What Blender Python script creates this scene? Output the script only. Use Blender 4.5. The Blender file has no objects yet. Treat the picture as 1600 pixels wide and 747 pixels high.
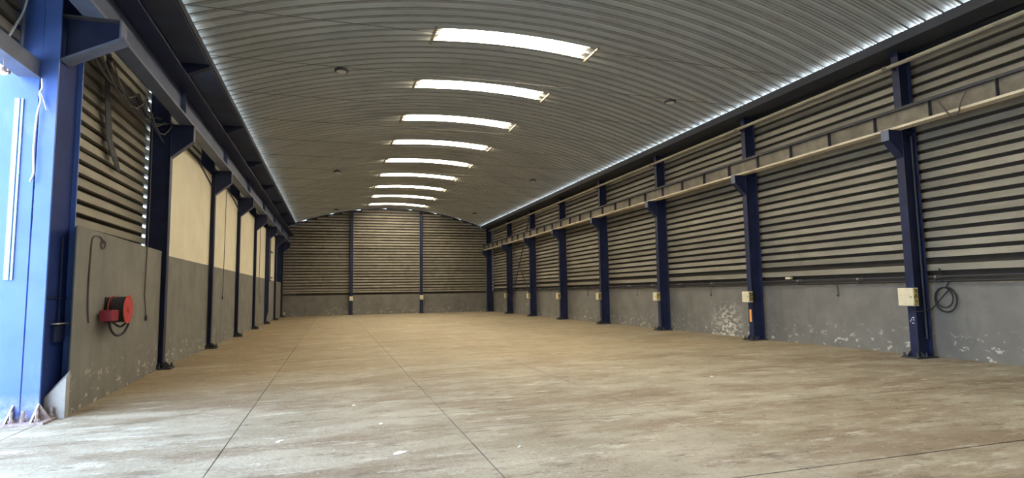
import bpy, bmesh, math, random
from mathutils import Vector, Matrix

random.seed(7)
C = bpy.context.scene.collection
S = bpy.context.scene

# ------------------------------------------------------------------ camera
cam = bpy.data.objects.new('camera', bpy.data.cameras.new('camera'))
C.objects.link(cam)
yaw, pitch, roll = 0.3015, 0.092, -0.0153
fw = Vector((math.sin(yaw) * math.cos(pitch), math.cos(yaw) * math.cos(pitch), math.sin(pitch)))
r0 = Vector((math.cos(yaw), -math.sin(yaw), 0))
u0 = r0.cross(fw)
rt = r0 * math.cos(roll) + u0 * math.sin(roll)
up = u0 * math.cos(roll) - r0 * math.sin(roll)
m = Matrix.Identity(4)
for i in range(3):
    m[i][0], m[i][1], m[i][2] = rt[i], up[i], -fw[i]
m[0][3], m[1][3], m[2][3] = 0, 0, 1.55
cam.matrix_world = m
cam.data.sensor_width = 36
cam.data.lens = 20.25
cam.data.clip_end = 500
S.camera = cam

# ------------------------------------------------------------------ world, exposure
W = bpy.data.worlds.new('sky'); S.world = W; W.use_nodes = True
bg = W.node_tree.nodes['Background']
bg.inputs[0].default_value = (0.58, 0.76, 1.0, 1)
bg.inputs[1].default_value = 10.0
S.view_settings.view_transform = 'Standard'
S.view_settings.look = 'None'
S.view_settings.gamma = 1
S.view_settings.exposure = 0.32
try:
    S.cycles.max_bounces = 10
    S.cycles.diffuse_bounces = 6
except Exception:
    pass
SKYLIGHT = 14.5
sun = bpy.data.lights.new('sun', 'SUN'); sun.energy = 11; sun.angle = 0.01; sun.color = (1.0, 0.95, 0.86)
so = bpy.data.objects.new('sun', sun); C.objects.link(so); so.rotation_euler = (math.radians(8), math.radians(24), 0)
# light portal in the open doorway of the left wall (only guides sky sampling)
pl = bpy.data.lights.new('doorway_portal', 'AREA'); pl.shape = 'RECTANGLE'
pl.size, pl.size_y = 4.5, 10.4
pl.cycles.is_portal = True
po = bpy.data.objects.new('doorway_portal', pl); C.objects.link(po)
po.location = (-4.05, 3.7, 2.25); po.rotation_euler = (0, -math.pi / 2, 0)

# ------------------------------------------------------------------ materials
def mat(name, col, rough=0.6, metal=0.0, col2=None, scale=3.0, detail=6, bump=0.0, bscale=40, stretch=(1, 1, 1),
        lo=0.35, hi=0.65, emit=None, rnd=0.0, layers=(), spec=None):
    """layers: list of dict(col, scale, lo, hi, stretch, zmax, zsoft, amt)"""
    M = bpy.data.materials.new(name); M.use_nodes = True
    nt = M.node_tree; N = nt.nodes; L = nt.links
    b = N['Principled BSDF']
    b.inputs['Roughness'].default_value = rough
    b.inputs['Metallic'].default_value = metal
    if spec is not None: b.inputs['Specular IOR Level'].default_value = spec
    b.inputs['Base Color'].default_value = (*col, 1)
    if emit:
        b.inputs['Emission Color'].default_value = (*emit[0], 1)
        b.inputs['Emission Strength'].default_value = emit[1]
    geo = N.new('ShaderNodeNewGeometry')
    def noise(sc, st, det=6, ramp=(0.4, 0.6), rgh=0.6):
        mp = N.new('ShaderNodeMapping'); mp.inputs['Scale'].default_value = st
        L.new(geo.outputs['Position'], mp.inputs['Vector'])
        n = N.new('ShaderNodeTexNoise'); n.inputs['Scale'].default_value = sc
        n.inputs['Detail'].default_value = det; n.inputs['Roughness'].default_value = rgh
        L.new(mp.outputs[0], n.inputs['Vector'])
        r = N.new('ShaderNodeMapRange'); r.inputs[1].default_value = ramp[0]; r.inputs[2].default_value = ramp[1]
        L.new(n.outputs['Fac'], r.inputs[0])
        return r.outputs[0], n.outputs['Fac']
    cur = None
    if col2 or rnd or layers:
        rgb = N.new('ShaderNodeRGB'); rgb.outputs[0].default_value = (*col, 1); cur = rgb.outputs[0]
    def mix(fac, a, c):
        x = N.new('ShaderNodeMix'); x.data_type = 'RGBA'
        L.new(fac, x.inputs[0]); L.new(a, x.inputs[6]); x.inputs[7].default_value = (*c, 1)
        return x.outputs[2]
    if col2:
        f, _ = noise(scale, stretch, detail, (lo, hi))
        cur = mix(f, cur, col2)
    for l in layers:
        f, _ = noise(l['scale'], l.get('stretch', (1, 1, 1)), l.get('det', 8), (l['lo'], l['hi']), l.get('rgh', 0.65))
        if 'amt' in l:
            k = N.new('ShaderNodeMath'); k.operation = 'MULTIPLY'; L.new(f, k.inputs[0]); k.inputs[1].default_value = l['amt']; f = k.outputs[0]
        for ax in 'xyz':
            for side in ('max', 'min'):
                if ax + side in l:
                    sp = N.new('ShaderNodeSeparateXYZ'); L.new(geo.outputs['Position'], sp.inputs[0])
                    r = N.new('ShaderNodeMapRange'); v = l[ax + side]; so = l.get('soft', 0.3)
                    r.inputs[1].default_value = v - so; r.inputs[2].default_value = v + so
                    if side == 'max': r.inputs[3].default_value = 1; r.inputs[4].default_value = 0
                    L.new(sp.outputs['XYZ'.index(ax.upper())], r.inputs[0])
                    k = N.new('ShaderNodeMath'); k.operation = 'MULTIPLY'; L.new(f, k.inputs[0]); L.new(r.outputs[0], k.inputs[1]); f = k.outputs[0]
        cur = mix(f, cur, l['col'])
    if rnd:
        oi = N.new('ShaderNodeObjectInfo')
        r = N.new('ShaderNodeMapRange'); r.inputs[3].default_value = 1 - rnd; r.inputs[4].default_value = 1 + rnd
        L.new(oi.outputs['Random'], r.inputs[0])
        h = N.new('ShaderNodeHueSaturation'); L.new(r.outputs[0], h.inputs['Value']); L.new(cur, h.inputs['Color'])
        cur = h.outputs[0]
    if cur is not None: L.new(cur, b.inputs['Base Color'])
    if bump:
        _, n = noise(bscale, (1, 1, 1), 8)
        bp = N.new('ShaderNodeBump'); bp.inputs['Strength'].default_value = bump; bp.inputs['Distance'].default_value = 0.02
        L.new(n, bp.inputs['Height']); L.new(bp.outputs[0], b.inputs['Normal'])
    return M

FLOOR = mat('dusty_concrete', (0.275, 0.242, 0.182), 0.75, col2=(0.375, 0.338, 0.268), scale=0.9, stretch=(0.75, 1.2, 1), detail=12, lo=0.40, hi=0.60,
            bump=0.7, bscale=18, rnd=0.04, spec=0.25, layers=(
    dict(col=(0.175, 0.125, 0.08), scale=0.42, stretch=(0.6, 1.7, 1), lo=0.47, hi=0.57, det=14, rgh=0.78, amt=0.72),
    dict(col=(0.36, 0.285, 0.175), scale=0.3, lo=0.2, hi=0.5, amt=0.6, ymin=11.5, soft=2.5),
    dict(col=(0.25, 0.17, 0.085), scale=0.5, lo=0.25, hi=0.55, amt=0.7, xmax=-0.5, ymin=10.5, soft=1.5),
    dict(col=(0.10, 0.072, 0.048), scale=2.4, stretch=(0.6, 1.7, 1), lo=0.545, hi=0.60, det=15, rgh=0.8, amt=0.6),
    dict(col=(0.58, 0.55, 0.49), scale=2.1, stretch=(0.5, 1.8, 1), lo=0.555, hi=0.61, det=15, rgh=0.8, amt=0.55),
    dict(col=(0.09, 0.07, 0.05), scale=9, stretch=(0.6, 1.7, 1), lo=0.585, hi=0.63, det=9, rgh=0.8, amt=0.8),
    dict(col=(0.48, 0.45, 0.39), scale=11, stretch=(0.6, 1.7, 1), lo=0.60, hi=0.66, det=9, rgh=0.75, amt=0.5),
    dict(col=(0.17, 0.14, 0.10), scale=38, stretch=(0.8, 1.2, 1), lo=0.54, hi=0.68, det=6, rgh=0.8, amt=0.55),
    dict(col=(0.55, 0.51, 0.44), scale=47, stretch=(0.8, 1.2, 1), lo=0.56, hi=0.70, det=6, rgh=0.8, amt=0.5),
    dict(col=(0.66, 0.62, 0.55), scale=21, lo=0.67, hi=0.71, det=3, amt=0.7)))
PLINTH = mat('grey_painted_plaster', (0.205, 0.196, 0.175), 0.8, col2=(0.16, 0.153, 0.137), scale=1.6, detail=10, bump=0.35, bscale=25, layers=(
    dict(col=(0.62, 0.58, 0.50), scale=4.5, stretch=(1, 1, 1.6), lo=0.585, hi=0.61, det=12, rgh=0.7, zmax=0.42, soft=0.28, amt=0.85),
    dict(col=(0.13, 0.12, 0.105), scale=1.3, stretch=(1, 1.2, 0.35), lo=0.55, hi=0.7, amt=0.6),
    dict(col=(0.66, 0.62, 0.54), scale=6, stretch=(1, 1, 1.8), lo=0.50, hi=0.54, det=12, rgh=0.72, zmax=0.85, ymin=15.9, ymax=17.0, xmin=10, soft=0.35, amt=0.9),
    dict(col=(0.55, 0.52, 0.46), scale=14, lo=0.70, hi=0.72, det=6, amt=0.7)))
CREAM = mat('cream_wall_paint', (0.78, 0.72, 0.55), 0.75, col2=(0.71, 0.65, 0.49), scale=1.2, detail=8, bump=0.15, bscale=20, layers=(
    dict(col=(0.55, 0.42, 0.25), scale=3, stretch=(1, 1, 0.5), lo=0.62, hi=0.72, amt=0.35),))
SLAT = mat('weathered_cladding', (0.30, 0.275, 0.22), 0.55, col2=(0.23, 0.21, 0.165), scale=2.2, stretch=(1, 0.4, 2), detail=10, rnd=0.16, spec=0.3, layers=(
    dict(col=(0.17, 0.145, 0.11), scale=1.1, stretch=(1, 0.7, 0.6), lo=0.56, hi=0.72, amt=0.6),
    dict(col=(0.14, 0.12, 0.09), scale=9, stretch=(1, 0.6, 2), lo=0.62, hi=0.72, amt=0.5)))
SLATDARK = mat('dark_cladding', (0.15, 0.135, 0.105), 0.6, col2=(0.11, 0.10, 0.08), scale=2, detail=8)  # darker tone for a single slat course
ROOF = mat('galvanised_roof_sheet', (0.58, 0.59, 0.55), 0.5, 0.2, col2=(0.47, 0.48, 0.45), scale=0.8, stretch=(0.5, 1.5, 1), detail=10, rnd=0.05, layers=(
    dict(col=(0.24, 0.21, 0.17), scale=1.2, stretch=(0.35, 2, 1), lo=0.55, hi=0.72, amt=0.5),))
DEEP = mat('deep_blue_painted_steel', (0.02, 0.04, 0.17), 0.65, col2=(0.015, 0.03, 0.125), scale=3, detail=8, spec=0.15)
NAVY = mat('navy_painted_steel', (0.015, 0.023, 0.072), 0.5, col2=(0.009, 0.014, 0.045), scale=3, detail=8, spec=0.4, layers=(
    dict(col=(0.10, 0.10, 0.13), scale=12, stretch=(1, 1, 0.5), lo=0.66, hi=0.72, amt=0.5),))
BLUE = mat('blue_painted_steel', (0.06, 0.135, 0.44), 0.42, col2=(0.08, 0.16, 0.48), scale=2, detail=8, spec=0.45, layers=(
    dict(col=(0.20, 0.27, 0.48), scale=2.5, stretch=(1, 1, 0.5), lo=0.55, hi=0.75, amt=0.35),
    dict(col=(0.45, 0.43, 0.45), scale=6, lo=0.35, hi=0.6, zmax=0.22, soft=0.15, amt=0.8)))
BLUEGREY = mat('dusty_blue_grey_steel', (0.13, 0.15, 0.22), 0.55, col2=(0.09, 0.11, 0.17), scale=3, detail=8)
DARK = mat('dark_grimy_steel', (0.03, 0.032, 0.045), 0.6, col2=(0.05, 0.048, 0.05), scale=4)
EAVE = mat('dark_blue_grey_gutter', (0.026, 0.031, 0.045), 0.6, col2=(0.036, 0.04, 0.052), scale=1.5)
SOFFIT = mat('dull_blue_soffit_sheet', (0.07, 0.095, 0.19), 0.6, col2=(0.05, 0.068, 0.13), scale=1.0, detail=8)
RUNWAY = mat('cream_dirty_beam_paint', (0.62, 0.56, 0.42), 0.6, col2=(0.40, 0.32, 0.21), scale=2.5, stretch=(1, 0.5, 1), detail=10, lo=0.45, hi=0.7)
BACKING = mat('brown_black_backing', (0.024, 0.019, 0.013), 0.8, col2=(0.035, 0.028, 0.02), scale=3)
RUNWEB = mat('brown_grey_beam_web', (0.21, 0.185, 0.14), 0.65, col2=(0.12, 0.105, 0.08), scale=3, detail=8)
PIPE = mat('beige_pipe_paint', (0.36, 0.31, 0.22), 0.55, col2=(0.27, 0.23, 0.17), scale=3)
CREAMBOX = mat('cream_box_enamel', (0.72, 0.66, 0.47), 0.45, col2=(0.66, 0.59, 0.41), scale=8)
BLACK = mat('black_rubber', (0.012, 0.012, 0.013), 0.6)
RED = mat('red_painted_metal', (0.50, 0.045, 0.04), 0.45, col2=(0.42, 0.035, 0.04), scale=14)
DKRED = mat('dark_red_box', (0.26, 0.02, 0.035), 0.5)
ORANGE = mat('orange_sticker', (0.85, 0.33, 0.05), 0.6, col2=(0.7, 0.42, 0.2), scale=60, lo=0.5, hi=0.6)
YEL = mat('yellow_warning_label', (0.55, 0.42, 0.08), 0.6, col2=(0.05, 0.04, 0.03), scale=30, lo=0.48, hi=0.52)
WHITE = mat('white_scrap', (0.80, 0.78, 0.72), 0.7, col2=(0.62, 0.60, 0.55), scale=40)
PALE = mat('pale_plastic_strip', (0.30, 0.46, 0.62), 0.35, col2=(0.24, 0.38, 0.56), scale=3)
CORD = mat('grey_cord', (0.09, 0.08, 0.07), 0.7)
WCABLE = mat('white_cable', (0.60, 0.62, 0.66), 0.5)
WIRE = mat('thin_steel_rod', (0.10, 0.09, 0.08), 0.6)
BOLT = mat('weathered_bolt_steel', (0.42, 0.36, 0.36), 0.55, 0.2, col2=(0.25, 0.17, 0.15), scale=20)
CONCR = mat('pale_concrete_toe', (0.42, 0.40, 0.38), 0.8, col2=(0.33, 0.31, 0.29), scale=4, bump=0.4, bscale=25)
LENS = mat('milky_lens', (0.62, 0.60, 0.54), 0.4)
GLOW = mat('skylight_sheet_backlit', (0.9, 0.9, 0.85), 0.5, emit=((1.0, 0.89, 0.71), SKYLIGHT))
GLINT = mat('glint_glow', (0.9, 0.95, 1.0), 0.4, emit=((0.75, 0.90, 1.0), 40))  # glow added in place of a bright daylight glint
GROUND = mat('outdoor_concrete', (0.52, 0.50, 0.47), 0.8, col2=(0.44, 0.43, 0.40), scale=0.6)
BOUNCE = mat('pale_bounce_plate', (0.6, 0.6, 0.6), 0.6, col2=(0.5, 0.5, 0.5))  # pale so the added plates bounce sky light up under the eaves
ROOFSEAM = mat('shaded_roof_rib', (0.16, 0.155, 0.14), 0.7, col2=(0.24, 0.23, 0.21), scale=3)  # shadow of the narrow sheet seams put into the rib colour
ROOFGROOVE = mat('shaded_roof_groove', (0.27, 0.27, 0.245), 0.7, col2=(0.36, 0.355, 0.33), scale=3)  # shade inside the small grooves painted as a darker tone
JOINT = mat('dark_joint_dirt', (0.05, 0.042, 0.034), 0.9, col2=(0.08, 0.065, 0.05), scale=20)
BAND = mat('dark_band_tone', (0.05, 0.05, 0.06), 0.8)

# ------------------------------------------------------------------ mesh helpers
class MB:
    def __init__(s): s.v, s.f = [], []
    def box(s, x0, x1, y0, y1, z0, z1):
        a = len(s.v)
        for z in (z0, z1):
            for x, y in ((x0, y0), (x1, y0), (x1, y1), (x0, y1)): s.v.append((x, y, z))
        for q in ((0, 3, 2, 1), (4, 5, 6, 7), (0, 1, 5, 4), (1, 2, 6, 5), (2, 3, 7, 6), (3, 0, 4, 7)):
            s.f.append([a + k for k in q])
        return s
    def prism(s, poly, axis, a0, a1):
        """poly: 2D points in the plane of the other two axes (x<y<z order), extruded along axis"""
        n = len(poly); a = len(s.v)
        for t in (a0, a1):
            for p, q in poly:
                s.v.append({'x': (t, p, q), 'y': (p, t, q), 'z': (p, q, t)}[axis])
        s.f.append([a + k for k in range(n)][::-1]); s.f.append([a + n + k for k in range(n)])
        for k in range(n):
            j = (k + 1) % n
            s.f.append([a + k, a + j, a + n + j, a + n + k])
        return s
    def tube(s, pts, r, n=8, cap=True):
        pts = [Vector(p) for p in pts]
        prev = None; rings = []
        for i, p in enumerate(pts):
            d = (pts[min(i + 1, len(pts) - 1)] - pts[max(i - 1, 0)]).normalized()
            if prev is None:
                t = Vector((0, 0, 1)) if abs(d.z) < 0.9 else Vector((1, 0, 0))
                u = d.cross(t).normalized()
            else:
                u = (prev - d * prev.dot(d)).normalized()
            w = d.cross(u); prev = u
            ring = []
            for k in range(n):
                a = 2 * math.pi * k / n
                ring.append(len(s.v)); s.v.append(tuple(p + (u * math.cos(a) + w * math.sin(a)) * r))
            rings.append(ring)
        for A, B in zip(rings, rings[1:]):
            for k in range(n): s.f.append([A[k], A[(k + 1) % n], B[(k + 1) % n], B[k]])
        if cap: s.f.append(rings[0][::-1]); s.f.append(rings[-1])
        return s
    def curve(s, pts, r, n=6, sub=6):
        P = [Vector(p) for p in pts]; P = [P[0] * 2 - P[1]] + P + [P[-1] * 2 - P[-2]]; out = []
        for i in range(1, len(P) - 2):
            a, b, c, d = P[i - 1:i + 3]
            for k in range(sub):
                t = k / sub
                out.append(0.5 * ((2 * b) + (c - a) * t + (2 * a - 5 * b + 4 * c - d) * t * t + (3 * b - a - 3 * c + d) * t ** 3))
        out.append(P[-2]); return s.tube(out, r, n)
    def lathe(s, prof, c, axis='z', n=24):
        """prof: list of (r, h) along the axis from c"""
        rings = []
        for r, h in prof:
            ring = []
            for k in range(n):
                a = 2 * math.pi * k / n; p, q = r * math.cos(a), r * math.sin(a)
                o = {'z': (p, q, h), 'x': (h, p, q), 'y': (q, h, p)}[axis]
                ring.append(len(s.v)); s.v.append((c[0] + o[0], c[1] + o[1], c[2] + o[2]))
            rings.append(ring)
        for A, B in zip(rings, rings[1:]):
            for k in range(n): s.f.append([A[k], A[(k + 1) % n], B[(k + 1) % n], B[k]])
        s.f.append(rings[0][::-1]); s.f.append(rings[-1])
        return s
    def mesh(s, name, material, smooth=False):
        me = bpy.data.meshes.new(name); me.from_pydata(s.v, [], s.f)
        bm = bmesh.new(); bm.from_mesh(me); bmesh.ops.recalc_face_normals(bm, faces=bm.faces); bm.to_mesh(me); bm.free()
        me.materials.append(material)
        if smooth:
            for p in me.polygons: p.use_smooth = True
        return me
    def build(s, name, material, parent=None, loc=(0, 0, 0), smooth=False):
        return link(name, s.mesh(name, material, smooth), parent, loc)

def link(name, me, parent=None, loc=(0, 0, 0)):
    o = bpy.data.objects.new(name, me); C.objects.link(o); o.location = loc
    if parent: o.parent = parent
    return o

def bevel(o, w=0.006):
    b = o.modifiers.new('bevel', 'BEVEL'); b.width = w; b.segments = 1; b.limit_method = 'ANGLE'
    return o

def tag(o, label, cat, group=None):
    o['label'] = label; o['category'] = cat
    if group: o['group'] = group
    return o

def thing(name, label, cat, loc=(0, 0, 0), group=None):
    o = bpy.data.objects.new(name, None); C.objects.link(o); o.location = loc
    o.empty_display_size = 0.2
    return tag(o, label, cat, group)

def struct(o):
    o['kind'] = 'structure'; return o

ORD = ['nearest', 'second', 'third', 'fourth', 'fifth', 'sixth', 'seventh', 'eighth', 'ninth', 'tenth', 'eleventh', 'twelfth',
       'thirteenth', 'fourteenth', 'fifteenth']

# ------------------------------------------------------------------ dimensions (metres)
XL, XR = -3.62, 12.62          # inner faces of the plinth walls
YB, YF = 46.3, -4.0            # end wall, rear (behind the camera)
XE0, XE1, ZE, ZA = -2.75, 11.71, 7.05, 8.35
XC = (XE0 + XE1) / 2
HC = (XE1 - XE0) / 2
RR = (HC * HC + (ZA - ZE) ** 2) / (2 * (ZA - ZE))
def arch(x): return ZA - RR + math.sqrt(RR * RR - (x - XC) ** 2)
SP = 5.11
YR = [9.5 + SP * i for i in range(7)]
YL = [14.4 + SP * i for i in range(7)]

# ------------------------------------------------------------------ ground and floor
struct(MB().box(-60, 70, -60, 110, -0.5, -0.30).build('ground_outside', GROUND))
floor = struct(MB().box(-4.6, 13.0, YF, YB + 0.4, -0.30, -0.035).build('floor', JOINT))
xs = [-4.6, -3.5, -1.05, 1.4, 3.9, 6.35, 8.8, 11.25, 13.0]
ys_a = [-4.0, -1.2, 1.65, 4.15, 6.65, 9.55, 14.7, 19.8, 24.9, 30.0, 35.1, 40.2, YB + 0.4]
ys_b = [-4.0, -1.2, 1.65, 4.3, 7.5, 10.4, 14.7, 19.8, 24.9, 30.0, 35.1, 40.2, YB + 0.4]
for i in range(len(xs) - 1):
    ys = ys_b if i < 3 else ys_a
    for j in range(len(ys) - 1):
        g = 0.006; h = 0.011; x0, x1, y0, y1 = xs[i] + g, xs[i + 1] - g, ys[j] + h, ys[j + 1] - h
        dz = random.uniform(-0.0015, 0.0)
        rim = []
        for (ax, ay, bx, by) in ((x0, y0, x1, y0), (x1, y0, x1, y1), (x1, y1, x0, y1), (x0, y1, x0, y0)):
            n = 6
            for k in range(n):
                t = k / n
                jx = 0 if k == 0 else random.uniform(-1, 1) * 0.0035
                dx, dy = bx - ax, by - ay; ll = math.hypot(dx, dy)
                rim.append((ax + dx * t - dy / ll * jx, ay + dy * t + dx / ll * jx))
        MB().prism(rim, 'z', -0.04, dz).build('slab', FLOOR, floor)

# ------------------------------------------------------------------ ceiling: arched sheets
ceil = bpy.data.objects.new('ceiling', None); C.objects.link(ceil); struct(ceil)
PITCH = 0.37
prof = [(0.0, 0.0), (0.040, 0.0), (0.055, 0.085), (0.10, 0.108), (0.118, 0.070), (0.136, 0.108), (0.185, 0.108), (0.203, 0.070), (0.221, 0.108),
        (0.27, 0.108), (0.288, 0.070), (0.306, 0.108), (0.358, 0.085), (0.37, 0.0)]
def sheet(xa, xb, nseg, p=prof, lift=0.0, thick=0.004):
    mb = MB(); n = len(p)
    for side in (0, 1):
        for i in range(nseg + 1):
            x = xa + (xb - xa) * i / nseg
            nx, nz = (x - XC) / RR, (arch(min(max(x, XE0 - .5), XE1 + .5)) - (ZA - RR)) / RR
            for y, h in p:
                hh = h + lift + side * thick
                mb.v.append((x + nx * hh, y, arch(x) + nz * hh))
    def idx(s_, i, k): return s_ * (nseg + 1) * n + i * n + k
    for i in range(nseg):
        for k in range(n - 1):
            mb.f.append([idx(0, i, k), idx(0, i, k + 1), idx(0, i + 1, k + 1), idx(0, i + 1, k)])
            mb.f.append([idx(1, i, k), idx(1, i + 1, k), idx(1, i + 1, k + 1), idx(1, i, k + 1)])
    return mb
OVER = 0.10
XS0, XS1 = 2.60, 6.68
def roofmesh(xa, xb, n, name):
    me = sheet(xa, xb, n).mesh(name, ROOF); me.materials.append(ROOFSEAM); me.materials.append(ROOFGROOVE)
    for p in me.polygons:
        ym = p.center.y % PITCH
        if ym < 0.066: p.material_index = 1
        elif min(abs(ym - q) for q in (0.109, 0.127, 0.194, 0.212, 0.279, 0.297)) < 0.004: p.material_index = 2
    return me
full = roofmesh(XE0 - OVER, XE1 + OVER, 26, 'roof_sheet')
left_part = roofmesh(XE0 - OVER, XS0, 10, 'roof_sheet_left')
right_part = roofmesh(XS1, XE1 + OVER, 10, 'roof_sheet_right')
Y0 = 13.97 - PITCH * 49
npan = int((YB + 0.35 - Y0) / PITCH)
for k in range(npan):
    y = Y0 + k * PITCH
    j = k - 49
    if -30 <= j < 90 and j % 10 in (0, 1):
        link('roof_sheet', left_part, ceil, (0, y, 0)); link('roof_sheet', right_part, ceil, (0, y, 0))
    else:
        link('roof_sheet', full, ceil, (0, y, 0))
# skylights
prof2 = prof[:-1] + [(y + PITCH, h) for y, h in prof]
sk_sheet = sheet(XS0 - 0.06, XS1 + 0.06, 12, prof2, 0.006).mesh('translucent_sheet', GLOW)
for side, xb in ((0, XS0 - 0.22), (1, XS1 + 0.10)): pass
def bar_mesh(x):
    mb = MB(); z = arch(x)
    mb.box(x - 0.03, x + 0.03, -0.12, 0.86, z - 0.06, z - 0.005); return mb.mesh('end_bar', PIPE)
bars = [bar_mesh(XS0 - 0.20), bar_mesh(XS1 + 0.20)]
for k in (-3, -2, -1):      # the row goes on over the camera
    link('roof_skylight', sk_sheet, ceil, (0, 13.97 + 3.7 * k, 0))
for k in range(9):
    s = thing('skylight', f'{ORD[k]} curved glowing skylight strip of the row along the roof crown' if k else
              'nearest and largest curved glowing skylight strip in the roof crown', 'skylight', (XC, 13.97 + 3.7 * k, 8.3), 'skylight strips in the roof')
    o = link('translucent_sheet', sk_sheet, s, (-XC, 0, -8.3))
    for bm_ in bars: link('end_bar', bm_, s, (-XC, 0, -8.3))

# ------------------------------------------------------------------ wall cladding slats
CP = 0.22
def slat_poly(sgn, h=CP):      # (depth, z): depth away from the hall
    pts = [(0.0, 0.0), (0.004, 0.134), (0.11, 0.142), (0.11, 0.004)]
    return [(sgn * d, z) for d, z in pts]
def slat_mesh(length, sgn, axis='y'):
    if axis == 'y':
        return MB().prism(slat_poly(sgn), 'y', 0, length).mesh('slat', SLAT)
    return MB().prism([(d, z) for d, z in slat_poly(1)], 'x', 0, length).mesh('slat', SLAT)   # (y, z)

# right wall
wr = struct(MB().box(XR, XR + 0.3, YF, YB, -0.03, 1.58).build('wall_right', PLINTH))
MB().box(XR - 0.02, XR + 0.1, YF, YB, 1.88, 2.02).build('flashing', SLAT, wr)
MB().box(XR + 0.09, XR + 0.14, YF, YB, 1.50, 6.86).build('back_sheet', BACKING, wr)
MB().box(XR - 0.01, XR + 0.1, YF, YB, 1.58, 1.62).build('sill_strip', RUNWEB, wr)
bounds_r = [YF, YR[0] - SP] + YR + [YB - 0.05]
for a, b in zip(bounds_r, bounds_r[1:]):
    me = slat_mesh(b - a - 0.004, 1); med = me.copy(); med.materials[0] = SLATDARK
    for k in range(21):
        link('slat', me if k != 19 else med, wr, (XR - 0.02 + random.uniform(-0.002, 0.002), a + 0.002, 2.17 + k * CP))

# end wall
wb = struct(MB().box(-4.4, 13.0, YB, YB + 0.3, -0.03, 1.52).build('wall_back', PLINTH))
MB().box(-4.4, 12.9, YB + 0.09, YB + 0.12, 1.52, 6.62).build('back_sheet', BACKING, wb)
MB().box(-3.9, 12.6, YB - 0.01, YB + 0.09, 1.70, 1.80).build('flashing', SLAT, wb)
cx = [-3.75, 1.34, 6.71, 12.35]
for a, b in zip(cx, cx[1:]):
    for k in range(30):
        z = 1.85 + k * CP
        x0, x1 = a, b
        top = z + 0.15
        if top > ZA - 0.06: continue
        if top > arch(XE0) - 0.05:
            half = math.sqrt(max(RR * RR - (top + 0.05 - ZA + RR) ** 2, 0))
            x0, x1 = max(a, XC - half), min(b, XC + half)
        if x1 - x0 < 0.15: continue
        slat = slat_mesh(x1 - x0 - 0.004, 1, 'x')
        link('slat', slat, wb, (x0 + 0.002, YB - 0.02, z))

cl = []
xs_ = [-3.0 + (12.0 + 3.0) * k / 30 for k in range(31)]
bot = [(x, max(arch(min(max(x, XE0), XE1)) - 0.40, 6.6)) for x in xs_]
topl = [(x, arch(min(max(x, XE0), XE1)) - 0.02) for x in xs_][::-1]
acl = MB()
for k in range(30):
    (xa, za), (xb, zb) = bot[k], bot[k + 1]
    tb, ta = topl[29 - k], topl[30 - k]
    gap = 0.05 if k % 4 == 1 else 0.0
    acl.prism([(xa, 6.6), (xb, 6.6), (xb, tb[1] + 0.03 - gap), (xa, ta[1] + 0.03 - gap * 0.4)], 'y', YB + 0.085, YB + 0.125)
acl.build('arch_closure', DARK, wb)
MB().box(-4.4, -2.6, YB + 0.08, YB + 0.11, 1.5, 7.1).build('side_closure', DARK, wb)
MB().box(12.0, 12.9, YB + 0.08, YB + 0.11, 1.5, 7.1).build('side_closure', DARK, wb)

# left wall
wl = struct(MB().box(XL - 0.28, XL, YL[0] + 0.09, YB, -0.03, 2.50).build('wall_left', PLINTH))
MB().box(XL - 0.28, XL - 0.004, YL[0] + 0.09, YL[5], 2.50, 5.3).build('cream_upper_wall', CREAM, wl)
MB().prism([(-3.37, 9.30), (-3.60, 14.32), (-4.15, 14.32), (-4.15, 9.62), (-3.53, 9.62)], 'z', -0.03, 2.56).build('bay_plinth', PLINTH, wl)
# sloped concrete toe at the doorway end of the wall
toe = MB()
toe.v = [(-3.60, 9.10, 0), (-3.335, 9.10, 0), (-3.35, 9.26, 0), (-3.62, 9.40, 0),
         (-3.60, 9.10, 0.24), (-3.335, 9.10, 0.52), (-3.35, 9.26, 0.60), (-3.62, 9.40, 0.34)]
toe.f = [[0, 3, 2, 1], [4, 5, 6, 7], [0, 1, 5, 4], [1, 2, 6, 5], [2, 3, 7, 6], [3, 0, 4, 7]]
toe.build('concrete_toe', CONCR, wl)
XCL = -4.0
MB().box(XCL - 0.13, XCL - 0.10, 8.98, 14.70, 2.5, 7.1).build('back_sheet', BACKING, wl)
MB().box(XCL - 0.13, XCL - 0.10, YF, 8.98, 4.7, 7.1).build('back_sheet', BACKING, wl)
MB().box(XCL - 0.13, XCL - 0.10, 15.05, YB, 5.3, 7.1).build('back_sheet', BACKING, wl)
me = slat_mesh(14.70 - 8.98, -1)
for k in range(21):
    link('slat', me, wl, (XCL + random.uniform(-0.003, 0.003), 8.98, 2.52 + k * CP))
    if k < 14:
        MB().box(-0.1, 0.0, 0, 0.5, 0, 0.125).build('slat_end', SLAT, wl, (XCL, 14.70, 2.52 + k * CP))
for i in range(6):
    me = slat_mesh(SP - 0.004, -1)
    for k in range(9):
        if i == 0 and k == 0: pass
        link('slat', me, wl, (XCL, 14.9 + i * SP, 5.16 + k * CP))
MB().box(XCL - 0.14, XCL - 0.11, 15.05, YB, 0, 5.3).build('outer_sheet', DARK, wl)
MB().box(XCL - 0.10, XCL, YL[5], YB, 2.5, 5.2).build('dark_panel', SOFFIT, wl)
# part of the wall beside and behind the camera, above and past the doorway
me = slat_mesh(8.98 - YF, -1)
for k in range(10):
    link('slat', me, wl, (XCL, YF, 4.74 + k * CP))
MB().box(-4.2, -3.9, YF, -1.6, -0.03, 4.75).build('bay_plinth', PLINTH, wl)
struct(MB().box(-4.2, 13.0, YF - 0.3, YF, -0.3, 8.6).build('wall_front', PLINTH))

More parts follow.
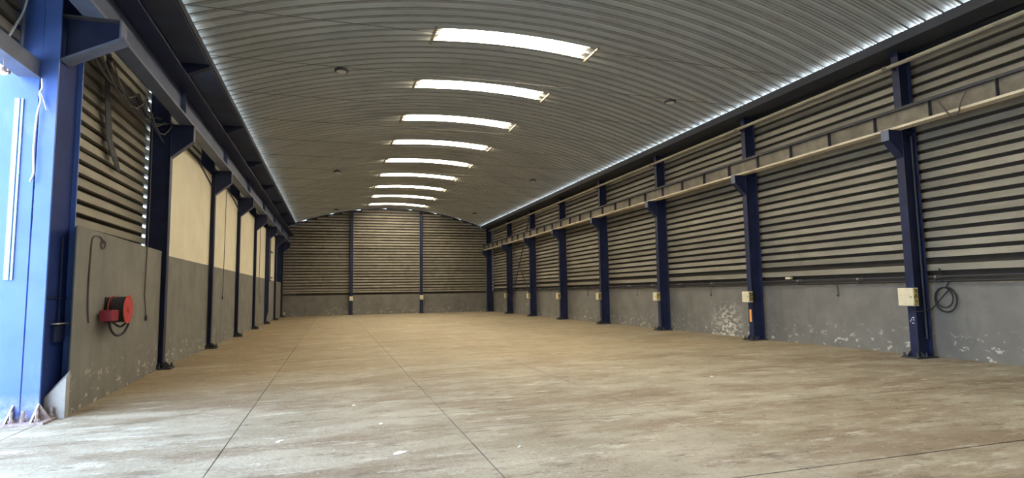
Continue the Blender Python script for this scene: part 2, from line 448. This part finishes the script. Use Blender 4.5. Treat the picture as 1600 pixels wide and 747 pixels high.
# eave beams / gutters
er = MB(); er.box(XE1, XE1 + 0.03, YF, YB, ZE - 0.20, ZE - 0.006)
er.box(XE1, 12.42, YF, YB, ZE - 0.22, ZE - 0.20)
tag(er.build('eave_beam', EAVE), 'dark gutter beam along the top of the right wall', 'beam', 'eave beams')
MB().box(11.745, 12.45, YF, YB, ZE - 0.14, ZE - 0.13).build('bounce_plate', BOUNCE, wr)  # unseen plate added to throw light onto the sheet undersides
MB().box(12.36, 12.72, YF, YB, ZE - 0.22, ZE - 0.15).build('wall_cap', EAVE, wr)
el = thing('eave_beam', 'dark blue gutter beam and soffit along the top of the left wall', 'beam', (XE0, 0, ZE), 'eave beams')
MB().box(-0.03, 0, YF, YB, -0.16, -0.006).build('gutter_edge', EAVE, el)
MB().box(-0.62, -0.03, YF, YB, -0.18, -0.165).build('soffit', SOFFIT, el)
MB().box(-1.05, -0.035, YF, YB, -0.140, -0.13).build('bounce_plate', BOUNCE, el)  # unseen bounce plate added here too, for the left eave
MB().box(-1.20, -0.62, YF, YB, -0.18, -0.165).build('soffit', EAVE, el)
MB().box(-0.63, -0.61, YF, YB, -0.24, -0.12).build('soffit_rib', NAVY, el)

# ------------------------------------------------------------------ columns
def isect(x0, x1, y, w, t=0.018):
    """I section: flanges at x0 and x1, web along x, centred at y"""
    h = w / 2
    a, b = min(x0, x1), max(x0, x1)
    return [(a, y - h), (a + t, y - h), (a + t, y - t / 2), (b - t, y - t / 2), (b - t, y - h), (b, y - h),
            (b, y + h), (b - t, y + h), (b - t, y + t / 2), (a + t, y + t / 2), (a + t, y + h), (a, y + h)]
BOLTM = MB().lathe([(0.034, 0), (0.034, 0.035), (0.020, 0.036), (0.020, 0.09)], (0, 0, 0), 'z', 6).mesh('bolt', DARK)
def column(x, y, s, label, depth=0.42, w=0.19, zc=5.0, ztop=6.95, reach=0.38, c0=4.42, c1=4.78, box=None, extra=None):
    """x: hall-side face; s: +1 when the hall lies towards +x"""
    t = thing('steel_column', label, 'column', (x, y, 0), 'blue steel columns along the side walls')
    bk = -s * depth
    bevel(MB().prism(isect(bk, 0, 0, w), 'z', 0.03, zc).build('shaft', NAVY, t), 0.003)
    MB().prism(isect(bk, -s * 0.06, 0, w * 0.9), 'z', zc, ztop).build('upper_shaft', NAVY, t)
    p = 0.09
    bp = MB().box(min(bk - s * 0.02, s * 0.18), max(bk - s * 0.02, s * 0.18), -w / 2 - p, w / 2 + p, 0.0, 0.03).build('base_plate', DARK, t)
    for dx, dy in ((s * 0.12, -w / 2 - 0.06), (s * 0.12, w / 2 + 0.06), (-s * 0.10, -w / 2 - 0.08), (-s * 0.10, w / 2 + 0.08)):
        link('bolt', BOLTM, bp, (dx, dy, 0.03))
    for yy in (-w / 2, w / 2 - 0.015):
        MB().prism([(0, 0.03), (s * 0.15, 0.03), (0, 0.17)], 'y', yy, yy + 0.015).build('gusset', DARK, bp)
    MB().prism([(-w / 2 - 0.12, 0.03), (-w / 2, 0.03), (-w / 2, 0.15)], 'x', -s * 0.05 - 0.008, -s * 0.05 + 0.008).build('gusset', DARK, bp)
    # corbel: two side plates, sloping bottom plate, end plate
    r = s * reach
    cb = MB()
    cb.prism([(0, c0), (r, c1), (r, zc), (0, zc)], 'y', -w / 2 + 0.02, -w / 2 + 0.035)
    cb.prism([(0, c0), (r, c1), (r, zc), (0, zc)], 'y', w / 2 - 0.035, w / 2 - 0.02)
    cb.box(min(bk, r), max(bk, r), -w / 2, w / 2, zc - 0.02, zc)
    cb = cb.build('corbel', NAVY, t)
    MB().prism([(0, c0 - 0.018), (r, c1 - 0.018), (r, c1), (0, c0)], 'y', -w / 2, w / 2).build('corbel_bottom_plate', BLUEGREY if s > 0 else NAVY, cb)
    MB().box(min(r, r + s * 0.015), max(r, r + s * 0.015), -w / 2, w / 2, c1 - 0.02, zc).build('corbel_end_plate', BLUEGREY if s < 0 else NAVY, cb)
    if s > 0:   # arm out to the eave
        MB().prism([(-s * 0.1, ztop - 0.50), (XE0 - x - 0.02, ztop - 0.12), (XE0 - x - 0.02, ztop - 0.045), (-s * 0.1, ztop - 0.06)], 'y', -0.09, 0.09).build('eave_arm', NAVY, t)
    return t
side_notes = ['with a big cream box and looped black cable', 'with an orange sticker near its foot', 'with a cream box at hand height', 'with a cream box at hand height',
              'with a cream box at hand height', 'at the near side of the crossed wall braces', 'at the far side of the crossed wall braces']
cols_r = []
for i, y in enumerate(YR):
    lb = f'{ORD[i]} dark blue column from the camera on the right wall, {side_notes[i]}'
    cols_r.append(column(12.05, y, -1, lb))
cols_l = []
for i, y in enumerate(YL):
    lb = f'{ORD[i + 1]} dark blue column from the camera along the left wall'
    t = column(-3.50, y, 1, lb, zc=5.42, c0=4.68, c1=5.06, reach=0.43, ztop=6.95)
    cols_l.append(t)
    if i == 4:
        MB().box(-0.28, 0.10, -0.24, -0.12, 0.75, 5.35).build('guard_channel', NAVY, t)
        MB().prism([(-0.24, 0.03), (-0.05, 0.03), (0.10, 0.75), (-0.28, 0.75)], 'y', -0.24, -0.12).build('guard_channel_foot', NAVY, t)
# details on right columns
o = MB().box(-0.02, -0.015, -0.045, 0.045, 0.55, 0.92).build('sticker', ORANGE, cols_r[1], (0.013, 0, 0)); o['label'] = 'orange sticker'
for k, (zz, dz, yy, ly) in enumerate(((0.86, 0.02, -0.02, 0.05), (0.80, 0.05, 0.02, 0.012), (0.80, 0.05, -0.03, 0.012), (0.74, 0.015, -0.01, 0.05), (0.77, 0.035, 0.05, 0.01))):
    MB().box(-0.004, 0.0, yy - ly / 2, yy + ly / 2, zz, zz + dz).build('paint_mark', WHITE, cols_r[0])
MB().tube([(0.32, -0.05, 0.4), (0.32, -0.05, 4.9)], 0.022, 8).build('drain_pipe', DARK, cols_r[0])
# end wall columns and corner columns
for (x, lb, w) in ((1.34, 'left of the two full height columns in the middle of the end wall', 0.22), (6.71, 'right of the two full height columns in the middle of the end wall', 0.22)):
    t = thing('wall_post', lb, 'column', (x, YB - 0.28, 0), 'end wall columns')
    MB().prism([(p, q) for q, p in isect(0, 0.22, 0, w)], 'z', 0.02, arch(x) - 0.05).build('shaft', NAVY, t)
    MB().box(-0.2, 0.2, -0.12, 0.24, 0, 0.03).build('base_plate', DARK, t)
    for dx in (-0.15, 0.15): link('bolt', BOLTM, t, (dx, -0.07, 0.03))
for (x, lb, s) in ((12.05, 'corner column where the right wall meets the end wall', -1), ):
    t = thing('corner_column', lb, 'column', (x, YB - 0.45, 0))
    MB().prism(isect(0, 0.42, 0, 0.24), 'z', 0.02, 6.95).build('shaft', NAVY, t)
    MB().box(-0.12, 0.46, -0.2, 0.2, 0, 0.03).build('base_plate', DARK, t)
    MB().prism([(0, 4.42), (-0.38, 4.78), (-0.38, 5.0), (0, 5.0)], 'y', -0.1, 0.1).build('corbel', NAVY, t)

# ------------------------------------------------------------------ crane runway beams
def runway(label, xin, xout, z0, z1, ya, yb, s, m_fl, m_web, m_top, topx, step=1.28):
    """xin: hall side flange tip, xout: wall side flange tip"""
    xm = (xin + xout) / 2
    t = thing('crane_runway_beam', label, 'beam', (xm, ya, z0), 'crane runway beams')
    L_ = yb - ya
    def bx(x0, x1, za, zb): return MB().box(min(x0, x1) - xm, max(x0, x1) - xm, 0, L_, za - z0, zb - z0)
    bx(xin, xout, z0, z0 + 0.022).build('bottom_flange', m_fl, t)
    bx(xin, xin + s * 0.012, z0 + 0.022, z0 + 0.05).build('flange_lip', m_fl, t)
    bx(xm - 0.008, xm + 0.008, z0 + 0.022, z1 - 0.022).build('web', m_web, t)
    bx(topx, xout, z1 - 0.022, z1).build('top_flange', m_top, t)
    n = int(L_ / step)
    me = bx(xm + (0 if s > 0 else -0) - s * 0.008, xin + s * 0.015, z0 + 0.022, z1 - 0.022)
    me.v = [(v[0], 0.0 if v[1] == 0 else 0.012, v[2]) for v in me.v]; me = me.mesh('stiffener', DARK if s > 0 else m_web)
    for k in range(n + 1): link('stiffener', me, t, (0, 0.35 + k * step, 0))
    MB().box(-0.03, 0.03, 0, L_, z1 - z0, z1 - z0 + 0.06).build('crane_rail', DARK, t)
    return t
runway('cream edged crane rail beam running along the right wall on corbels', 11.78, 12.02, 5.0, 5.42, YR[0] - 2 * SP, YB - 0.1, 1, RUNWAY, RUNWEB, DARK, 11.80)
runway('dark blue crane rail beam running along the left wall on corbels', -3.07, -3.33, 5.42, 6.0, -2.0, YB - 0.1, -1, BLUEGREY, SOFFIT, NAVY, -2.84, step=5.11)

# horizontal pipe high on the right wall
t = thing('wall_pipe', 'beige horizontal pipe near the top of the right wall', 'pipe', (12.0, 0, 6.5))
MB().tube([(0, YF + 0.2, 0), (0, YB - 1.5, 0)], 0.045, 10).build('tube', PIPE, t, smooth=True)
for y in YR:
    MB().lathe([(0.06, -0.05), (0.06, 0.05)], (0, y + 0.15, 0), 'y', 10).build('coupling', RUNWEB, t)
    MB().box(-0.01, 0.12, y - 0.02, y + 0.02, -0.09, 0.06).build('bracket', DARK, t)

# conduits over the plinth of the right wall
for zz, xx, rr, lb in ((1.745, 12.50, 0.020, 'upper grey conduit along the top of the right plinth'), (1.655, 12.50, 0.012, 'lower thin conduit along the top of the right plinth')):
    t = thing('conduit', lb, 'pipe', (xx, 0, zz), 'conduits on the right wall')
    MB().tube([(0, YF + 0.1, 0), (0, YB - 0.1, 0)], rr, 8).build('tube', DARK, t, smooth=True)
    me = MB().box(-0.028, 0.13, -0.02, 0.02, -0.028, 0.028).mesh('clip', BOLT if rr > .015 else DARK)
    for k in range(24): link('clip', me, t, (0, YR[0] - 7.0 + k * 1.95 + 0.9, 0))
t = MB().box(-0.04, 0.05, -0.09, 0.09, -0.03, 0.03).build('junction_box', CREAMBOX, None, (12.44, 13.42, 1.83))
tag(t, 'small white junction box on the wall just before the second right column', 'junction box')

# cream boxes on the right columns
def cbox(x, y, z, w, h, d, label, side='x', grp='cream control boxes on the right columns'):
    t = thing('control_box', label, 'box', (x, y, z), grp)
    bevel(MB().box(-d, 0, -w / 2, w / 2, 0, h).build('body', CREAMBOX, t), 0.008)
    dr = bevel(MB().box(-d - 0.012, -d, -w / 2 + 0.008, w / 2 - 0.008, 0.008, h - 0.008).build('door', CREAMBOX, t), 0.004)
    MB().lathe([(0.012, 0), (0.012, 0.015)], (-d - 0.026, -w / 2 + 0.05, h * 0.5), 'x', 10).build('lock', DARK, dr)
    return t
b1 = cbox(12.045, 9.5, 1.12, 0.36, 0.39, 0.14, 'large cream control box on the nearest right column')
o = MB().box(-0.13, -0.02, -0.183, -0.18, 0.02, 0.37).build('side_label', YEL, b1)
b2 = cbox(12.045, YR[1], 1.14, 0.30, 0.32, 0.15, 'cream box on the right wall column that has the orange sticker')
o = MB().box(-0.14, -0.01, -0.153, -0.15, 0.02, 0.30).build('side_label', YEL, b2)
for i in range(2, 7):
    b = cbox(12.045, YR[i] + 0.02, 1.14, 0.26, 0.32, 0.16, f'small cream box on the {ORD[i]} column of the right wall')
    MB().box(-0.15, -0.02, -0.133, -0.13, 0.03, 0.29).build('side_label', YEL, b)
for x, lb in ((1.34, 'small white box on the left middle column of the end wall'), (6.71, 'small white box on the right middle column of the end wall')):
    t = thing('control_box', lb, 'box', (x, YB - 0.285, 1.08), 'white boxes on the end wall columns')
    MB().box(-0.13, 0.13, -0.12, 0, 0, 0.34).build('body', CREAMBOX, t)
    MB().box(-0.12, 0.12, -0.13, -0.12, 0.01, 0.33).build('door', CREAMBOX, t)

# looped black cable by the nearest right column
pts = []
for k in range(61):
    a = k / 60 * 2 * math.pi * 2.1 + 1.6
    r = 0.25 + 0.05 * math.sin(k * 0.11)
    pts.append((12.55 - 0.0012 * k, 9.10 + r * 0.8 * math.cos(a), 1.27 + r * 0.95 * math.sin(a)))
pts = [(12.57, 9.22, 1.92), (12.56, 9.15, 1.8), (12.55, 9.0, 1.66)] + pts + [(12.3, 9.24, 1.05), (12.0, 9.30, 1.00), (11.97, 9.42, 1.03), (11.97, 9.45, 1.125)]
tag(MB().tube(pts, 0.014, 6).build('cable_loop', BLACK, None, smooth=True), 'looped black cable hanging beside the cream box on the right wall', 'cable')

# little hooks hanging under the conduits
for k, (y, n) in enumerate(((11.9, 'first'), (17.2, 'second'), (22.3, 'third'), (27.4, 'fourth'))):
    t = thing('hanging_hook', f'{n} small dark hook hanging below the right wall conduits', 'hook', (12.58, y, 1.64), 'hooks on the right plinth')
    MB().tube([(-0.03, 0, 0.02), (0, 0, -0.15), (0, 0.01, -0.24)], 0.008, 6).build('wire', DARK, t)
    MB().tube([(0, 0.01, -0.24), (-0.01, -0.03, -0.28), (-0.01, 0.0, -0.32), (-0.01, 0.04, -0.29)], 0.014, 6).build('hook', DARK, t)

tag(MB().curve([(11.76, 8.35, 5.30), (11.74, 8.25, 5.12), (11.75, 8.12, 4.93), (11.75, 7.98, 4.95), (11.74, 7.93, 5.10), (11.76, 7.86, 5.25), (11.76, 7.80, 5.35)], 0.014, 6).build('beam_cable', CORD, None, smooth=True),
    'short dark cable curled round the right crane beam', 'cable')
# crossed braces
for k, (a, b, lb) in enumerate((((12.37, 40.05, 0.9), (12.37, 35.6, 6.8), 'wall brace rising toward the camera in the far right bay'),
                                ((12.27, 35.25, 0.9), (12.27, 39.6, 4.95), 'wall brace rising away from the camera in the far right bay'))):
    tag(MB().tube([a, b], 0.035, 6).build('cross_brace', DARK), lb, 'brace', 'crossed wall braces')

# ------------------------------------------------------------------ tie rods and pendant lamps
for k in range(14):
    y = 11.65 + 2.4 * k
    tag(MB().tube([(XE0 + 0.0, y, ZE - 0.05), (XC, y, ZE - 0.0), (XE1 - 0.0, y, ZE - 0.05)], 0.007, 5).build('tie_rod', WIRE),
        f'{ORD[k]} thin tie rod from the camera, spanning the hall under the roof', 'rod', 'tie rods under the roof')
nl = 0
for j, y in enumerate((14.05, 26.05, 38.05)):
    for x, sd in ((0.13, 'left'), (9.2, 'right')):
        t = thing('pendant_lamp', f'{("nearest", "middle", "farthest")[j]} unlit round lamp hanging under the {sd} side of the roof', 'lamp', (x, y, 6.905), 'unlit round lamps under the roof')
        MB().tube([(0, 0, 0.10), (0, 0, 0.138)], 0.012, 6).build('hook', CORD, t)
        ring = MB()
        ring.lathe([(0.155, 0.0), (0.165, 0.02), (0.165, 0.055), (0.12, 0.07), (0.06, 0.08), (0.05, 0.11)], (0, 0, 0), 'z', 28)
        ring = ring.build('housing', BLACK, t)
        MB().lathe([(0.118, -0.008), (0.118, 0.004)], (0, 0, 0), 'z', 28).build('lens', LENS, ring)
        t.rotation_euler = (0.0, 0.0, 0)

# ------------------------------------------------------------------ doorway column at the left
dc = thing('door_column', 'broad bright blue door column at the left doorway with bolted foot', 'column', (-3.55, 8.93, 0))
bevel(MB().box(-0.19, 0, 0, 0.035, 0.03, 6.9).build('front_flange', BLUE, dc), 0.004)
bevel(MB().box(-0.95, -0.205, 0.0, 0.03, 0.02, 4.5).build('frame_plate', BLUE, dc), 0.004)
MB().box(-0.50, -0.195, 0.01, 0.04, 4.5, 6.9).build('upper_plate', BLUE, dc)
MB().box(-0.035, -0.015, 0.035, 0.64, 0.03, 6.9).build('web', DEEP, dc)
MB().box(-0.25, 0.045, 0.64, 0.665, 0.4, 5.0).build('rear_flange', BLUE, dc)
MB().box(-0.25, 0.02, 0.64, 0.665, 5.0, 6.9).build('rear_flange', NAVY, dc)
MB().box(-0.03, 0.0, 0.035, 0.64, 1.55, 1.575).build('stiffener', NAVY, dc)
for x0, x1, y0, y1 in ((-0.42, 0.14, -0.22, 0.30),):
    MB().box(x0, x1, y0, y1, 0, 0.03).build('base_plate', BOLT, dc)
me = MB().prism([(-0.20, 0.03), (0.0, 0.23), (0.0, 0.03)], 'x', -0.012, 0.012).mesh('gusset', BOLT)
for x in (-0.005, -0.275): link('gusset', me, dc, (x, 0, 0))
MB().prism([(0.0, 0.03), (0.0, 0.23), (0.13, 0.03)], 'y', -0.012, 0.012).build('gusset', BOLT, dc, (0.0, 0.01, 0))
me = MB().lathe([(0.036, 0), (0.036, 0.035), (0.020, 0.036), (0.020, 0.135)], (0, 0, 0), 'z', 8).mesh('bolt', BOLT)
for x, y in ((-0.23, -0.13), (-0.13, -0.08), (0.035, -0.13), (0.09, 0.12)): link('bolt', me, dc, (x, y, 0.03))
# corbel
MB().prism([(0, 4.78), (0.66, 5.14), (0.66, 5.42), (0, 5.42)], 'y', 0.16, 0.19).build('corbel', NAVY, dc)
MB().prism([(0, 4.76), (0.72, 5.15), (0.72, 5.18), (0, 4.79)], 'y', 0.04, 0.30).build('corbel_bottom_plate', BLUEGREY, dc)
MB().box(0.66, 0.685, 0.06, 0.28, 5.14, 5.42).build('corbel_end_plate', BLUEGREY, dc)
MB().box(-0.05, 0.66, 0.06, 0.28, 5.40, 5.42).build('corbel_top_plate', DARK, dc)
MB().prism([(0, 6.2), (0.8, 6.7), (0.8, 6.9), (0, 6.9)], 'y', 0.15, 0.2).build('eave_arm', NAVY, dc)
o = MB().box(-0.455, -0.40, -0.02, -0.0, 1.80, 4.18).build('pale_strip', PALE, dc); o['label'] = 'pale blue plastic strip'
o = MB().box(-0.385, -0.36, -0.02, -0.0, 1.80, 4.18).build('pale_strip', PALE, dc); o['label'] = 'pale blue plastic strip'
# switch box in the column recess
t = thing('switch_box', 'small dark blue switch box in the recess of the door column', 'switch box', (-3.555, 9.2, 0.98))
MB().box(-0.01, 0.05, -0.02, 0.24, 0, 0.22).build('body', NAVY, t)
MB().box(0.0, 0.09, -0.06, 0.26, 0.235, 0.25).build('hood', BOLT, t)
MB().tube([(0.02, 0.1, 0.25), (0.02, 0.1, 1.4)], 0.012, 6).build('cable', NAVY, t)

# door header (track beam) leading back towards the camera
hd = thing('door_header', 'grey blue track beam over the left doorway', 'beam', (-3.76, -1.6, 4.48))
bevel(MB().box(-0.12, 0.0, 0, 10.52, 0.0, 0.24).build('beam', BLUEGREY, hd), 0.006)
MB().box(-0.22, 0.03, 0, 10.50, -0.015, 0.0).build('lower_flange', BLUEGREY, hd)
for k, (y, z) in enumerate(((8.25, 4.28), (8.05, 4.05))):
    t = thing('glint_spot', ('upper', 'lower')[k] + ' tiny glowing spot added as a daylight glint under the track beam of the left doorway', 'lamp', (-3.84, y, z), 'added glints at the doorway')  # glowing spots added for glints of daylight through gaps
    MB().lathe([(0.03, 0.0), (0.045, 0.03), (0.03, 0.07)], (0, 0, 0), 'z', 12).build('housing', BOLT, t)
    MB().lathe([(0.032, -0.012), (0.034, 0.0)], (0, 0, 0), 'z', 12).build('lens', GLINT, t)
    MB().tube([(0, 0, 0.07), (0, 0, 4.48 - z)], 0.006, 5).build('stem', BOLT, t)
t = thing('door_cable', 'white cable dangling from the track beam down the blue door column', 'cable', (-3.70, 8.86, 4.45))
MB().curve([(0, 0, 0), (0.01, 0, -0.12), (-0.015, 0, -0.2), (0.0, 0, -0.3), (-0.03, 0, -0.5), (-0.045, 0, -0.95), (-0.03, 0, -1.25), (-0.06, 0, -1.38)], 0.013, 6).build('lead', WCABLE, t, smooth=True)
MB().curve([(-0.0, 0, -0.2), (0.07, 0, -0.42)], 0.008, 6).build('stray_lead', WCABLE, t, smooth=True)
t = tag(MB().curve([(-3.97, 8.55, 4.80), (-3.93, 8.68, 5.1), (-3.90, 8.75, 5.3), (-3.87, 8.80, 5.62)], 0.014, 6).build('upper_cable', WCABLE, None, smooth=True),
        'white cable looping across the cladding at the top left corner', 'cable')
tag(MB().tube([(-3.93, 8.82, 4.75), (-3.93, 8.82, 6.8)], 0.022, 8).build('vertical_pipe', BLUEGREY), 'thin grey vertical pipe beside the upper blue column at left', 'pipe')

# ------------------------------------------------------------------ hose reel
hr = thing('hose_reel', 'red fire hose reel mounted on the grey left wall', 'hose reel', (-3.43, 10.72, 1.37))
bevel(MB().box(-0.05, 0.03, -0.12, 0.12, -0.2, 0.2).build('wall_bracket', DARK, hr))
MB().lathe([(0.03, 0), (0.03, 0.31)], (0.0, 0, 0), 'x', 14).build('axle', DARK, hr, smooth=False)
for xx in (0.07, 0.285):
    d = MB().lathe([(0.222, 0), (0.226, 0.006), (0.222, 0.014), (0.20, 0.009), (0.06, 0.012), (0.05, 0.03), (0.02, 0.03)], (xx, 0, 0), 'x', 36).build('disc', RED, hr)
for k in range(9):
    r = 0.195 - 0.004 * (k % 2)
    MB().tube([(0.094 + k * 0.0225, r * math.cos(a * math.pi / 12), r * math.sin(a * math.pi / 12)) for a in range(25)], 0.012, 6).build('hose_coil', BLACK, hr, smooth=True)
MB().lathe([(0.17, 0), (0.17, 0.20)], (0.082, 0, 0), 'x', 24).build('drum', DARK, hr)
bevel(MB().box(0.06, 0.24, -0.50, -0.24, -0.17, 0.0).build('valve_box', DKRED, hr), 0.012)
MB().curve([(0.12, -0.32, -0.12), (0.16, -0.30, -0.30), (0.2, -0.18, -0.40), (0.24, -0.02, -0.38), (0.27, 0.07, -0.28), (0.28, 0.1, -0.19)], 0.018, 8).build('hose_tail', BLACK, hr, smooth=True)
MB().curve([(0.12, -0.25, -0.12), (0.18, -0.2, -0.22), (0.22, -0.08, -0.27), (0.26, 0.02, -0.22)], 0.016, 8).build('hose_tail', BLACK, hr, smooth=True)

# cords and conduits on the left wall
def cord(label, pts, r=0.009, weight=None, m_=CORD, nm='hanging_rope', ct='rope'):
    t = thing(nm, label, ct, pts[0], 'ropes on the left wall' if nm == 'hanging_rope' else None)
    p0 = Vector(pts[0])
    MB().curve([Vector(p) - p0 for p in pts], r, 6).build('line', m_, t)
    if weight:
        q = Vector(pts[-1]) - p0
        MB().lathe([(0.012, 0), (0.022, 0.02), (0.022, 0.09), (0.012, 0.11)], (q.x, q.y, q.z - 0.05), 'z', 8).build('weight', DARK, t)
    return t
t = cord('dark conduit looping down the wall just right of the door column', [(-3.405, 10.35, 2.40), (-3.40, 10.25, 2.47), (-3.395, 10.1, 2.49), (-3.39, 9.9, 2.44), (-3.385, 9.84, 2.3), (-3.38, 9.80, 1.7), (-3.38, 9.82, 1.4), (-3.385, 9.88, 1.2)], 0.011, nm='wall_conduit', ct='pipe')
MB().tube([(0, 0.09 * math.cos(a * 0.52) , 0.07 * math.sin(a * 0.52) - 0.02) for a in range(13)], 0.009, 6).build('coil', CORD, t)
cord('dark rope hanging from above just right of the red hose reel', [(-3.54, 13.05, 5.3), (-3.53, 13.05, 3.2), (-3.52, 12.95, 1.7), (-3.52, 12.97, 1.55), (-3.52, 13.1, 1.15)], 0.010, True)
cord('thin rope with weight hanging in front of the second cream wall panel', [(-3.56, 21.7, 5.2), (-3.56, 21.65, 3.0), (-3.56, 21.55, 1.5)], 0.011, True)
cord('thin rope hanging in front of the fourth cream wall panel', [(-3.56, 31.6, 5.2), (-3.56, 31.6, 1.9), (-3.56, 32.1, 1.5), (-3.56, 31.7, 1.2)], 0.012)
# dark bar frame on the far left wall
t = thing('bar_frame', 'dark upright bar frame on the pale far end of the left wall', 'frame', (-3.6, 36.9, 2.4))
MB().box(0, 0.04, -0.05, 0.05, 0, 2.6).build('upright', DARK, t)
MB().box(0, 0.04, -1.0, 1.3, 0.2, 0.28).build('crossbar', DARK, t)
MB().box(0, 0.04, -1.0, 1.3, 1.75, 1.83).build('crossbar', DARK, t)

# dark ragged band and cables near the top of the louvred left bay
pts = [(-3.86, 11.55, 5.9), (-3.88, 11.6, 5.3), (-3.9, 11.75, 4.9), (-3.93, 11.95, 4.45), (-3.9, 12.15, 4.15), (-3.93, 12.5, 3.95)]
mb = MB()
for i, p in enumerate(pts):
    w = (0.10, 0.11, 0.13, 0.15, 0.17, 0.10)[i]
    for dy, dx in ((-w, 0), (w, 0), (w, 0.015), (-w, 0.015)): mb.v.append((p[0] + dx, p[1] + dy, p[2]))
for i in range(len(pts) - 1):
    for k in range(4):
        a, b = i * 4 + k, i * 4 + (k + 1) % 4; mb.f.append([a, b, b + 4, a + 4])
mb.f.append([3, 2, 1, 0]); mb.f.append([len(pts) * 4 - 4 + k for k in range(4)])
tag(mb.build('dark_band', BAND), 'dark ragged band against the louvres of the left wall', 'ribbon')
MB_ = thing('cable_bundle', 'tangle of cables drooping under the left crane beam near the door column', 'cables', (-3.35, 11.0, 5.4))
for k in range(6):
    y0 = -1.2 + 0.15 * k
    MB().tube([(-0.25 + 0.03 * k, y0 + 3.6 * t_ / 12, -0.05 - (0.18 + 0.05 * k) * math.sin(math.pi * ((t_ * (1 + k % 2)) / 12 % 1.0001)) ) for t_ in range(13)], 0.013, 5).build('cable', CORD if k % 2 else DARK, MB_)
# brace struts hanging behind the beam
for i, y in enumerate((13.3, 18.4, 23.5)):
    tag(MB().tube([(-3.58, y - 1.2, 5.3), (-3.4, y, 4.75)], 0.025, 6).build('diagonal_strut', NAVY), f'{ORD[i]} short diagonal strut under the left crane beam', 'strut', 'struts under the left crane beam')

# ------------------------------------------------------------------ scraps on the floor
def scrap(x, y, s, rot, label, flat=0.012):
    n = 9; mb = MB(); top = []
    for k in range(n):
        a = 2 * math.pi * k / n; r = s * random.uniform(0.65, 1.0)
        top.append((r * math.cos(a) * 1.5, r * math.sin(a) * 0.75))
    m0 = len(mb.v)
    for p, q in top: mb.v.append((p, q, 0.001))
    for p, q in top: mb.v.append((p * 0.96, q * 0.96, random.uniform(0.4, 1.0) * flat))
    mb.v.append((0, 0, flat * 1.6))
    mb.f.append(list(range(n))[::-1])
    for k in range(n):
        j = (k + 1) % n; mb.f.append([k, j, n + j, n + k]); mb.f.append([n + k, n + j, 2 * n])
    o = mb.build('paper_scrap', WHITE, None, (x, y, 0)); o.rotation_euler = (0, 0, rot)
    return tag(o, label, 'litter', 'white scraps on the floor')
scrap(0.65, 5.87, 0.062, 0.3, 'largest white paper scrap lying on the near floor')
scrap(-0.52, 6.78, 0.05, 0.8, 'white sliver of paper left of the largest scrap', 0.01)
scrap(0.57, 7.22, 0.022, 0.2, 'tiny pale crumb beyond the largest paper scrap')
scrap(0.30, 8.54, 0.025, 0.6, 'tiny white crumb in the lit middle of the floor')
scrap(1.81, 5.66, 0.022, 0.4, 'tiny white flake right of the long floor joint')
scrap(6.43, 8.89, 0.035, 0.1, 'small white flake on the floor toward the right wall')
mb = MB()
for k in range(420):
    if k % 3 == 0: x, y = random.uniform(XR - 0.55, XR - 0.05), random.uniform(6, 34)
    elif k % 3 == 1: x, y = random.uniform(-2.8, 11), random.uniform(4.3, 18)
    else: x, y = random.uniform(-3.45, -3.1), random.uniform(11.2, 30)
    s = random.uniform(0.006, 0.016); a = random.uniform(0, 3)
    b0 = len(mb.v)
    for q in range(4):
        aa = a + q * math.pi / 2; r = s * random.uniform(0.7, 1.3)
        mb.v.append((x + r * math.cos(aa), y + r * math.sin(aa), 0.0))
    mb.v.append((x, y, s * 0.9))
    for q in range(4): mb.f.append([b0 + q, b0 + (q + 1) % 4, b0 + 4])
    mb.f.append([b0 + 3, b0 + 2, b0 + 1, b0])
o = mb.build('grit', CONCR); o['kind'] = 'stuff'; tag(o, 'fine grit and plaster crumbs scattered over the concrete floor', 'grit')
